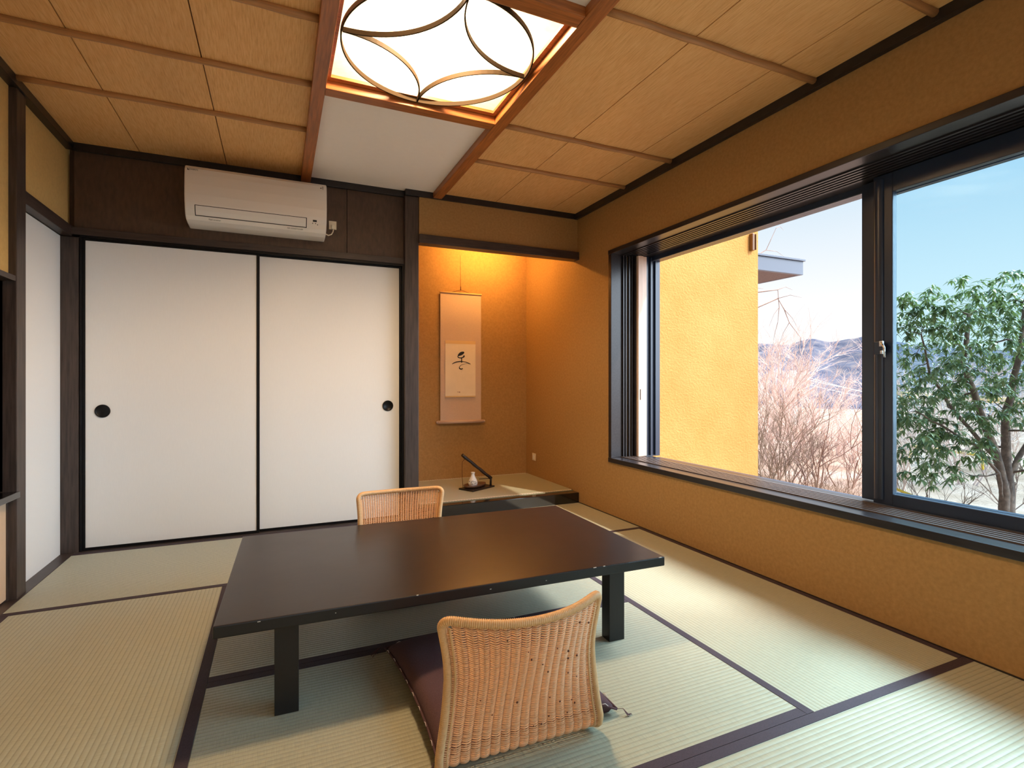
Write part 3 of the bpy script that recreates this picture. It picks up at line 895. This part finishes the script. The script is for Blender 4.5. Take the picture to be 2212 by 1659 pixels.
# brush strokes
def stroke(mb, pts, y):
    """pts: (x, z, half width)"""
    q = []
    for i in range(len(pts) - 1):
        p0 = pts[max(i - 1, 0)]; p1 = pts[i]; p2 = pts[i + 1]; p3 = pts[min(i + 2, len(pts) - 1)]
        for k in range(6):
            t = k / 6
            q.append([.5 * (2 * p1[c] + (p2[c] - p0[c]) * t + (2 * p0[c] - 5 * p1[c] + 4 * p2[c] - p3[c]) * t * t + (3 * p1[c] - p0[c] - 3 * p2[c] + p3[c]) * t ** 3) for c in range(3)])
    q.append(list(pts[-1]))
    rows = []
    for i, p in enumerate(q):
        a = q[max(i - 1, 0)]; b_ = q[min(i + 1, len(q) - 1)]
        dx, dz = b_[0] - a[0], b_[1] - a[1]; l = math.hypot(dx, dz) or 1
        nx, nz = -dz / l, dx / l; h = max(.0005, p[2])
        rows.append([(p[0] + nx * h, y, p[1] + nz * h), (p[0] - nx * h, y, p[1] - nz * h), (p[0] - nx * h, y + .0006, p[1] - nz * h), (p[0] + nx * h, y + .0006, p[1] + nz * h)])
    mb.grid(rows, closed_v=True)
k = MB(); yk = YS - .0062
stroke(k, [(1.557, 1.247, .004), (1.572, 1.258, .012), (1.592, 1.270, .015), (1.612, 1.279, .010), (1.620, 1.283, .003)], yk)
stroke(k, [(1.555, 1.245, .004), (1.562, 1.232, .004), (1.580, 1.228, .004), (1.604, 1.232, .005), (1.618, 1.244, .007), (1.616, 1.252, .004)], yk)
stroke(k, [(1.592, 1.232, .005), (1.594, 1.212, .004), (1.592, 1.196, .005), (1.596, 1.180, .002)], yk)
stroke(k, [(1.500, 1.168, .002), (1.520, 1.180, .004), (1.550, 1.190, .0045), (1.590, 1.195, .004), (1.630, 1.190, .003), (1.664, 1.178, .004), (1.684, 1.170, .0015)], yk)
stroke(k, [(1.650, 1.176, .001), (1.620, 1.170, .0015), (1.590, 1.160, .002), (1.573, 1.142, .003), (1.574, 1.128, .005), (1.590, 1.122, .005), (1.606, 1.128, .004)], yk)
for f in k.bm.faces: f.smooth = False
k.build('brushed_character', M['ink'], mc)
for x, z, s in ((1.555, .905, .004), (1.572, .903, .007), (1.590, 1.095, .002)): box('signature_mark', x - s, x + s, yk, yk + .0006, z - s * .9, z + s * .9, M['seal'], mc)

# ------------------------------------------------------------------ vase stand and vase
ZB = .0884
vsd = tag(empty('vase_stand', (1.565, 4.25, ZB)), 'dark charred bamboo display stand with slanting bar on the alcove mat', 'stand')
k = MB().prism([(1.400, 4.262, ZB), (1.476, 4.118, ZB), (1.722, 4.250, ZB), (1.655, 4.390, ZB)], (0, 0, .012)); rel(k.build('base_board', M['burnt']), vsd)
k = MB(); ZT = ZB + .012
rows = []
for r, z in ((.0, .008), (.55, .007), (.85, .012), (1.0, .026), (1.04, .026), (.9, .004), (.6, .0), (.0, .0)):
    rows.append([(1.545 + (.115 * r * math.cos(a * math.pi / 14)) * .94 - .047 * r * math.sin(a * math.pi / 14) * .5, 4.262 + .060 * r * math.sin(a * math.pi / 14) + .05 * r * math.cos(a * math.pi / 14), ZT + z) for a in range(28)])
k.grid(rows, closed_v=True); rel(k.build('oval_tray', M['tray_wood']), vsd)
k = MB()
k.tube([(1.690, 4.262, ZT - .002), (1.692, 4.264, .150), (1.694, 4.266, .168)], [.011, .010, .010], 8)
rel(k.build('post', M['burnt']), vsd)
k = MB()
A_, B_ = Vector((1.698, 4.27, .160)), Vector((1.425, 4.245, .382))
k.tube([A_.lerp(B_, i / 10) + Vector((0, 0, .002 * math.sin(i * 2))) for i in range(11)], [.015, .013, .013, .0145, .013, .013, .0145, .013, .013, .015, .0135], 10)
rel(k.build('slanting_bar', M['burnt']), vsd)
k = MB()
k.tube([(1.458, 4.245, .348), (1.440, 4.242, .342), (1.425, 4.240, .325), (1.422, 4.238, .28), (1.423, 4.238, .20), (1.430, 4.238, ZT)], .0022, 6)
rel(k.build('wire_loop', M['wire']), vsd)
rel(MB().tube([(1.692, 4.266, .160), (1.63, 4.275, .162), (1.590, 4.285, .160)], .003, 6).build('short_peg', M['burnt']), vsd)
va = tag(empty('sake_bottle_vase', (1.527, 4.262, ZT + .0085)), 'small white bottle vase with dark brush marks standing on the dark tray', 'vase')
MB().lathe([(.0005, 0), (.026, 0), (.036, .008), (.041, .024), (.039, .042), (.030, .062), (.020, .080), (.0145, .094), (.0135, .106), (.018, .116), (.019, .118), (.0155, .118), (.011, .106), (.0005, .10)], 0, 0, 0, 28).build('bottle', M['ceramic'], va)
k = MB()
def vr(z): return .0416 if z < .045 else .0416 - (z - .045) * .5
for pts in ([(-2.35, .030), (-2.2, .046), (-1.9, .050), (-1.65, .040), (-1.5, .046), (-1.3, .040)], [(-2.15, .020), (-2.05, .028), (-1.95, .020)], [(-1.6, .030), (-1.4, .028), (-1.2, .036)], [(-2.9, .040), (-2.7, .048), (-2.55, .040)]):
    k.tube([(vr(z) * math.cos(a), vr(z) * math.sin(a), z) for a, z in pts], .0016, 5)
k.build('brush_marks', M['blue_glaze'], va, fix=False)

# ------------------------------------------------------------------ outside
# yellow wing of the building
wg = tag(empty('wing_wall', (3.4, 3.7, -2.2)), 'yellow stucco wing wall of the house just outside the window', 'wall')
k = MB(); nx, nz = 60, 90
rows = []
for j in range(nz + 1):
    z = -2.2 + 6.2 * j / nz
    rows.append([(2.78 + 1.355 * i / nx, 3.6, z) for i in range(nx + 1)])
k.grid(rows)
k.grid([[(4.135, 3.6, -2.2), (4.135, 3.85, -2.2)], [(4.135, 3.6, 4.0), (4.135, 3.85, 4.0)]])
for f in k.bm.faces: f.smooth = False
rel(k.build('stucco_face', M['stucco']), wg)
rel(box('core', 2.71, 4.133, 3.602, 3.86, -2.2, 4.0, M['stucco']), wg)
rel(MB().box(2.701, 2.79, 3.42, 3.60, -2.2, 4.0).build('corner_return', M['stucco']), wg)
hk = tag(empty('wall_bracket', (4.045, 3.60, 2.30)), 'small brown metal bracket high on the yellow wing wall', 'bracket')
br = plain('amber_brown_paint', (.16, .065, .012), .4)
MB().box(-.024, .006, -.040, 0, -.080, .080, .006).build('bracket_body', br, hk)
MB().box(.014, .022, -.045, 0, -.072, .076, .003).build('bracket_flange', br, hk)
MB().box(-.020, .004, -.03, 0, .120, .160, .006).build('upper_stub', br, hk)
# roof edge beyond
rf = tag(empty('roof_eave', (6.2, 6.5, 2.62)), 'grey metal roof eave jutting out behind the yellow wall', 'roof')
rel(box('fascia', 4.6, 7.262, 5.5, 5.56, 2.617, 2.82, M['roof_metal'], bev=.005), rf)
rel(box('roof_lip', 4.6, 7.285, 5.475, 6.31, 2.82, 2.850, M['roof_metal'], bev=.004), rf)
rel(box('soffit', 4.6, 7.255, 5.56, 6.30, 2.621, 2.70, M['soffit']), rf)
rel(box('side_fascia', 7.225, 7.262, 5.56, 6.30, 2.618, 2.82, M['roof_metal']), rf)

def hgt(x, y):
    d = x - 2.7
    return -.40 - .032 * d + (.10 * math.sin(x * .31 + y * .23) + .05 * math.sin(x * .9 - y * .7)) * min(1, d / 4)
k = MB(); rows = []
for i in range(61):
    x = 2.72 + (i / 60) ** 1.6 * 60
    rows.append([(x, -14 + 74 * j / 74, hgt(x, -14 + 74 * j / 74)) for j in range(75)])
k.grid(rows)
o = k.build('ground', M['ground']); o['kind'] = 'structure'
o.data.flip_normals() if o.data.polygons[0].normal.z < 0 else None

def skyline(u):
    pts = [(1500, 742), (1640, 735), (1700, 740), (1750, 729), (1795, 737), (1840, 729), (1870, 724), (1930, 738), (1990, 748), (2100, 752), (2300, 748), (2700, 740)]
    for i in range(len(pts) - 1):
        if pts[i][0] <= u <= pts[i + 1][0]:
            q = (u - pts[i][0]) / (pts[i + 1][0] - pts[i][0]); q = q * q * (3 - 2 * q)
            return pts[i][1] + (pts[i + 1][1] - pts[i][1]) * q
    return pts[0][1] if u < pts[0][0] else pts[-1][1]
from mathutils import noise as mn
k = MB(); rows = []
na, nr = 200, 60
for i in range(na + 1):
    az = R(38 + 48 * i / na)
    u = 1106 + 1139 * math.tan(min(R(64), az - R(23.95)))
    hs = (825 - skyline(u)) / 1139 * math.cos(az - R(23.95)) * 900
    row = []
    for j in range(nr + 1):
        q = j / nr; r = 260 + 700 * q
        p = Vector((r * math.sin(az), r * math.cos(az), 0))
        nn = mn.fractal(p * .006, 1, 2, 6); rg = abs(mn.noise(p * .010 + Vector((3, 7, 0))))
        base = -48 + (hs + 48) * min(1, (q / .914)) ** 1.35
        if q > .914: base = hs - (q - .914) * 900
        damp = min(1, q * 5) * (.35 if q > .85 else 1)
        row.append((p.x, p.y, base + (nn * 14 - rg * 20) * damp))
    rows.append(row)
k.grid(rows)
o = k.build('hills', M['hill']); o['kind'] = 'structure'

def at(u, d, z=None):
    a = (u - 1106) / 1139 * d
    s_, c_ = math.sin(R(23.95)), math.cos(R(23.95))
    x, y = d * s_ + a * c_, d * c_ - a * s_
    return Vector((x, y, hgt(x, y) if z is None else z))

# bare shrubs
def twig_mesh(name, rg, stems, height, spread, levels, r0, split=3, m=None):
    mb = MB()
    def grow(p, d, ln, r, lv):
        pts = [p]; dd = d.copy()
        for s_ in range(3):
            dd = (dd + Vector((rg.uniform(-.22, .22), rg.uniform(-.22, .22), rg.uniform(-.08, .12)))).normalized()
            pts.append(pts[-1] + dd * ln / 3)
        mb.tube(pts, [r, r * .85, r * .7, r * .55], 3 if lv > 0 else 5, cap=False)
        if lv >= levels: return
        for _ in range(split + (1 if rg.random() < .4 else 0)):
            q = pts[rg.randint(1, 3)]
            nd = (dd + Vector((rg.uniform(-1, 1), rg.uniform(-1, 1), rg.uniform(-.35, .6))) * .75).normalized()
            grow(q, nd, ln * rg.uniform(.55, .8), r * .55, lv + 1)
    for _ in range(stems):
        a = rg.uniform(0, 2 * math.pi); sp2 = rg.uniform(.05, spread)
        grow(Vector((.06 * math.cos(a), .06 * math.sin(a), -.05)), Vector((math.cos(a) * sp2, math.sin(a) * sp2, 1)).normalized(), height * rg.uniform(.35, .5), r0, 0)
    me_o = mb.build(name, m, fix=False)
    return me_o
protos = []
for i, (st_, h_, sp3, lv_, r0_, m_) in enumerate(((4, 1.0, .5, 3, .010, 'twig'), (9, 1.0, .9, 4, .007, 'twig_dark'), (7, 1.0, .8, 4, .012, 'twig_pale'))):
    protos.append(twig_mesh('bare_shrub', random.Random(40 + i), st_, h_, sp3, lv_, r0_, 3, M[m_]))
shr = [  # proto, u, distance, scale, label
    (1, 1690, 5.3, .75, 'low dark tangled bare shrub at the foot of the yellow wall'),
    (1, 1700, 6.6, 1.2, 'dark tangled bare shrub right of the one at the yellow wall'),
    (0, 1765, 6.4, 1.45, 'tall reddish bare sapling in the middle of the open window'),
    (0, 1825, 8.2, 1.3, 'reddish bare sapling just left of the window stile'),
    (0, 1690, 8.4, 1.6, 'reddish bare sapling behind the dark shrubs by the yellow wall'),
    (2, 1672, 11, 2.3, 'pale pink bare shrub beside the yellow wall edge, highest crown'),
    (2, 1735, 12, 1.7, 'pale pink bare shrub in front of the white pole'),
    (2, 1800, 13, 1.6, 'pale pink bare shrub right of the white pole'),
    (2, 1850, 11, 1.2, 'pale pink bare shrub next to the window stile'),
    (2, 1700, 17, 3.4, 'pale pink far shrub left of the white pole'),
    (2, 1655, 20, 4.2, 'pale pink far shrub whose crown meets the hills by the yellow wall'),
    (2, 1760, 22, 3.3, 'pale pink far shrub behind the white pole'),
    (1, 1655, 8.2, 1.9, 'dark bare shrub half hidden behind the yellow wall edge'),
    (1, 1780, 4.6, .75, 'low dark shrub above the middle of the window sill'),
    (1, 1845, 5.0, .70, 'low dark shrub above the sill beside the window stile'),
    (2, 1950, 8.5, 1.7, 'pale pink bare shrub seen through the left edge of the glass'),
    (0, 2010, 5.2, .95, 'low reddish bare shrub left of the leafy tree trunk'),
    (2, 2080, 9.0, 1.9, 'pale pink bare shrub behind the leafy tree, left of trunk'),
    (2, 2170, 11, 2.4, 'pale pink bare shrub behind the leafy tree trunk'),
    (0, 2205, 6.3, 1.2, 'low reddish bare shrub right of the leafy tree trunk'),
    (2, 1975, 13, 2.6, 'pale pink far shrub seen low through the glass, left part'),
    (2, 2060, 15, 2.8, 'pale pink far shrub seen low through the glass, middle part'),
]
usedp = set()
for i, (p, u, d, s_, lb) in enumerate(shr):
    o = protos[p] if p not in usedp else protos[p].copy()
    if p in usedp: col.objects.link(o)
    usedp.add(p)
    o.location = at(u, d); o.location.z -= .03; o.scale = (s_,) * 3; o.rotation_euler = (0, 0, i * 2.1)
    tag(o, lb, 'shrub', 'bare winter shrubs on the slope')

# bare tree behind the wing wall with twigs reaching past the eave
bt = empty('bare_tree', at(1560, 12))
def bough(mb, pts, r, rg, lv=0):
    pts = [Vector(p) for p in pts]
    mb.tube(pts, [r * (1 - .75 * i / (len(pts) - 1)) for i in range(len(pts))], 4, cap=False)
    if lv > 0: return
    for i in range(1, len(pts)):
        for _ in range(1):
            d = (pts[i] - pts[i - 1]).normalized(); q = pts[i]
            nd = (d + Vector((rg.uniform(-.8, .8), rg.uniform(-.8, .8), rg.uniform(-.9, .5)))).normalized()
            l = .26 / (lv + 1)
            bough(mb, [q, q + nd * l, q + (nd + Vector((0, 0, -.25))) * l * 1.9], r * .4, rg, lv + 1)
mb = MB(); o0 = bt.location
mb.tube([(0, 0, 0), (.05, 0, 2.0), (0, .05, 4.0), (.1, 0, 6.5)], [.13, .11, .08, .04], 7)
mb.build('trunk', M['bark'], bt)
mb = MB(); rg = random.Random(5)
e1 = at(1680, 12, 3.1) - o0; e2 = at(1705, 12, 2.35) - o0; e3 = at(1655, 12, 4.0) - o0
bough(mb, [(0, .02, 3.4), Vector((0, 0, 3.6)).lerp(e1, .5), e1, e1 + Vector((.05, 0, -.4)), e1 + Vector((.0, 0, -.75))], .020, rg)
bough(mb, [(0, .02, 3.0), e1 + Vector((0, 0, -.2)), e2 + Vector((-.1, .05, .3)), e2, e2 + Vector((.25, -.1, -.35))], .018, rg)
bough(mb, [(0, .02, 4.2), e3 + Vector((-.4, 0, -.2)), e3, e3 + Vector((.2, -.1, .5))], .016, rg)
mb.build('boughs', M['twig'], bt, fix=False)
tag(bt, 'thin bare tree behind the yellow wall, twigs hanging below the eave', 'tree')

# leafy tree
lt_d = 5.0
tp = at(2172, lt_d)
tree = tag(empty('leafy_tree', tp), 'bushy evergreen tree with glossy drooping leaves outside the right window pane', 'tree')
rg = random.Random(21)
rv = Vector((math.cos(R(23.95)), -math.sin(R(23.95)), 0)); fv = Vector((math.sin(R(23.95)), math.cos(R(23.95)), 0))
zb = tp.z
def W(a, f_, z): return rv * a + fv * f_ + Vector((0, 0, z - zb))
nodes = []
mb = MB()
stems = [
    ([W(0, 0, zb - .1), W(0, 0, -.5), W(-.02, 0, -.05), W(-.10, .0, .35), W(-.22, .05, .75), W(-.30, .1, 1.2), W(-.26, .1, 1.65)], .055),
    ([W(.02, 0, -.25), W(.06, .05, .2), W(.05, .05, .7), W(.12, 0, 1.2), W(.18, 0, 1.7)], .05),
    ([W(-.02, 0, -.15), W(-.15, -.1, .15), W(-.42, -.15, .42), W(-.70, -.1, .6), W(-.85, 0, .72)], .017),
    ([W(0, 0, 0), W(.3, .1, .4), W(.6, .1, .9), W(.8, .1, 1.3)], .028),
    ([W(-.08, 0, .25), W(-.35, .15, .7), W(-.62, .1, 1.05), W(-.80, .0, 1.45)], .02)]
for pts, r in stems:
    sm = []
    for i in range(len(pts) - 1):
        for k_ in range(3): sm.append(pts[i].lerp(pts[i + 1], k_ / 3) + Vector((rg.uniform(-.012, .012), rg.uniform(-.012, .012), 0)))
    sm.append(pts[-1])
    mb.tube(sm, [r * (1 - .7 * i / len(sm)) for i in range(len(sm))], 8, cap=False)
    nodes += [(p, r * (1 - .7 * i / len(sm))) for i, p in enumerate(sm) if p.z + zb > .12]
tg = []
while len(tg) < 1350:
    a, f_, z = rg.uniform(-1.12, 1.3), rg.uniform(-.9, .9), rg.uniform(.05, 2.06)
    cz = 1.10
    e = ((a - .1) / 1.25) ** 2 + (f_ / .95) ** 2 + ((z - cz) / .98) ** 2
    if e > 1 or e < .12: continue
    if z < .72 and a > -.50 and rg.random() < .8: continue       # open around the stems
    if a < -.55 and 1.35 < z < 1.5 and rg.random() < .6: continue
    tg.append(W(a, f_, z))
for _ in range(150):
    tg.append(W(rg.uniform(-1.15, -.40), rg.uniform(-.5, .4), rg.uniform(.08, .70)))
for _ in range(60):
    q = rg.uniform(0, 1); tg.append(W(-.55 - .38 * q + rg.uniform(-.05, .05), rg.uniform(-.2, .2), 1.50 + .32 * q + rg.uniform(-.06, .06)))
tg.sort(key=lambda p: min((p - q[0]).length for q in nodes))
lf = MB()
def leaf(mb, base, d, up, L, Wd):
    d = d.normalized(); side = d.cross(up)
    if side.length < 1e-3: side = d.orthogonal()
    side.normalize(); nrm = side.cross(d)
    q = []
    for t, wq, dr in ((0, .08, 0), (.3, 1, .0), (.62, .85, -.10), (1, .03, -.30)):
        c = base + d * L * t + Vector((0, 0, dr * L))
        q.append([c - side * Wd * wq + nrm * Wd * .35 * wq, c, c + side * Wd * wq + nrm * Wd * .35 * wq])
    mb.grid(q)
for tpt in tg:
    best = min(nodes, key=lambda q: (q[0] - tpt).length + (.25 if q[0].z > tpt.z + .1 else 0))
    r = min(.012, best[1] * .6)
    mid = best[0].lerp(tpt, .55) + Vector((rg.uniform(-.03, .03), rg.uniform(-.03, .03), rg.uniform(-.02, .05)))
    mb.tube([best[0], mid, tpt], [r, r * .75, r * .5], 4, cap=False)
    nodes.append((mid, r * .8)); nodes.append((tpt, r * .6))
    dirv = (tpt - mid).normalized()
    for q_ in range(rg.randint(7, 10)):
        a = 2 * math.pi * q_ / 8 + rg.uniform(-.3, .3)
        d = Vector((math.cos(a), math.sin(a), rg.uniform(-.75, .25))) + dirv * .5
        leaf(lf, tpt + dirv * rg.uniform(-.05, .01), d, Vector((0, 0, 1)), rg.uniform(.050, .085), rg.uniform(.009, .0135))
mb.build('trunk_and_branches', M['bark'], tree, fix=False)
lf.build('foliage', M['leaf'], tree, fix=False)

# utility pole
pd = 26.0
pp_ = at(1713, pd)
pole = tag(empty('utility_pole', pp_), 'white concrete utility pole with crossarms among the pink shrubs', 'utility pole')
hz = 1 + (825 - 800) / 1139 * pd - pp_.z
MB().tube([(0, 0, -.3), (0, 0, hz)], [.20, .14], 12).build('pole', M['concrete'], pole)
for vv, w2 in ((827, .55), (812, .38)):
    z = 1 + (825 - vv) / 1139 * pd - pp_.z
    k = MB().box(-w2, w2, -.05, .05, z - .06, z + .06)
    for q_ in (-1, -.5, .5, 1): k.box(q_ * w2 * .92 - .03, q_ * w2 * .92 + .03, -.03, .03, z + .06, z + .20)
    o = k.build('crossarm', M['concrete'], pole); o.rotation_euler = (0, 0, R(-24))
for i in range(3):
    k = MB(); a = at(1713 + (-12 + 12 * i), pd, 1.35 - .3 * (i == 1)); b_ = at(2500, 34, 0.2 - .4 * i)
    k.tube([a.lerp(b_, q_ / 14) - Vector((0, 0, 1.2 * (1 - (2 * q_ / 14 - 1) ** 2))) for q_ in range(15)], .012, 4, cap=False)
    o = k.build('overhead_wire', M['concrete'])
    tag(o, 'thin overhead wire running right from the white pole, ' + ('topmost', 'middle', 'lowest')[i] + ' of three', 'wire', 'overhead wires from the pole')
# yellow road rails seen through the tree
for i, (va, vb, d0, d1, ua, ub, lb) in enumerate(((852, 872, 20, 16, 1935, 2300, 'bright yellow road rail behind the middle of the leafy tree'), (962, 985, 11.5, 10.5, 1960, 2130, 'short yellow road rail behind the lower leaves, left of the trunk'), (1052, 1108, 4.9, 4.5, 1926, 2060, 'yellow pipe rail just beyond the bottom left corner of the glass'))):
    a = at(ua, d0, 1 - (va - 825) / 1139 * d0); b_ = at(ub, d1, 1 - (vb - 825) / 1139 * d1)
    rr = .11 if i == 0 else (.03 if i == 1 else .012)
    root = tag(empty('road_rail', a), lb, 'rail', 'yellow rails on the slope')
    MB().tube([Vector((0, 0, 0)), b_ - a], rr, 8).build('rail_bar', M['rail_yellow'], root)
    for q_ in (.04, .96):
        p = (b_ - a) * q_; zz = hgt(a.x + p.x, a.y + p.y) - a.z
        MB().tube([p, Vector((p.x, p.y, zz - .1))], rr * .8, 6).build('post', M['rail_yellow'], root)
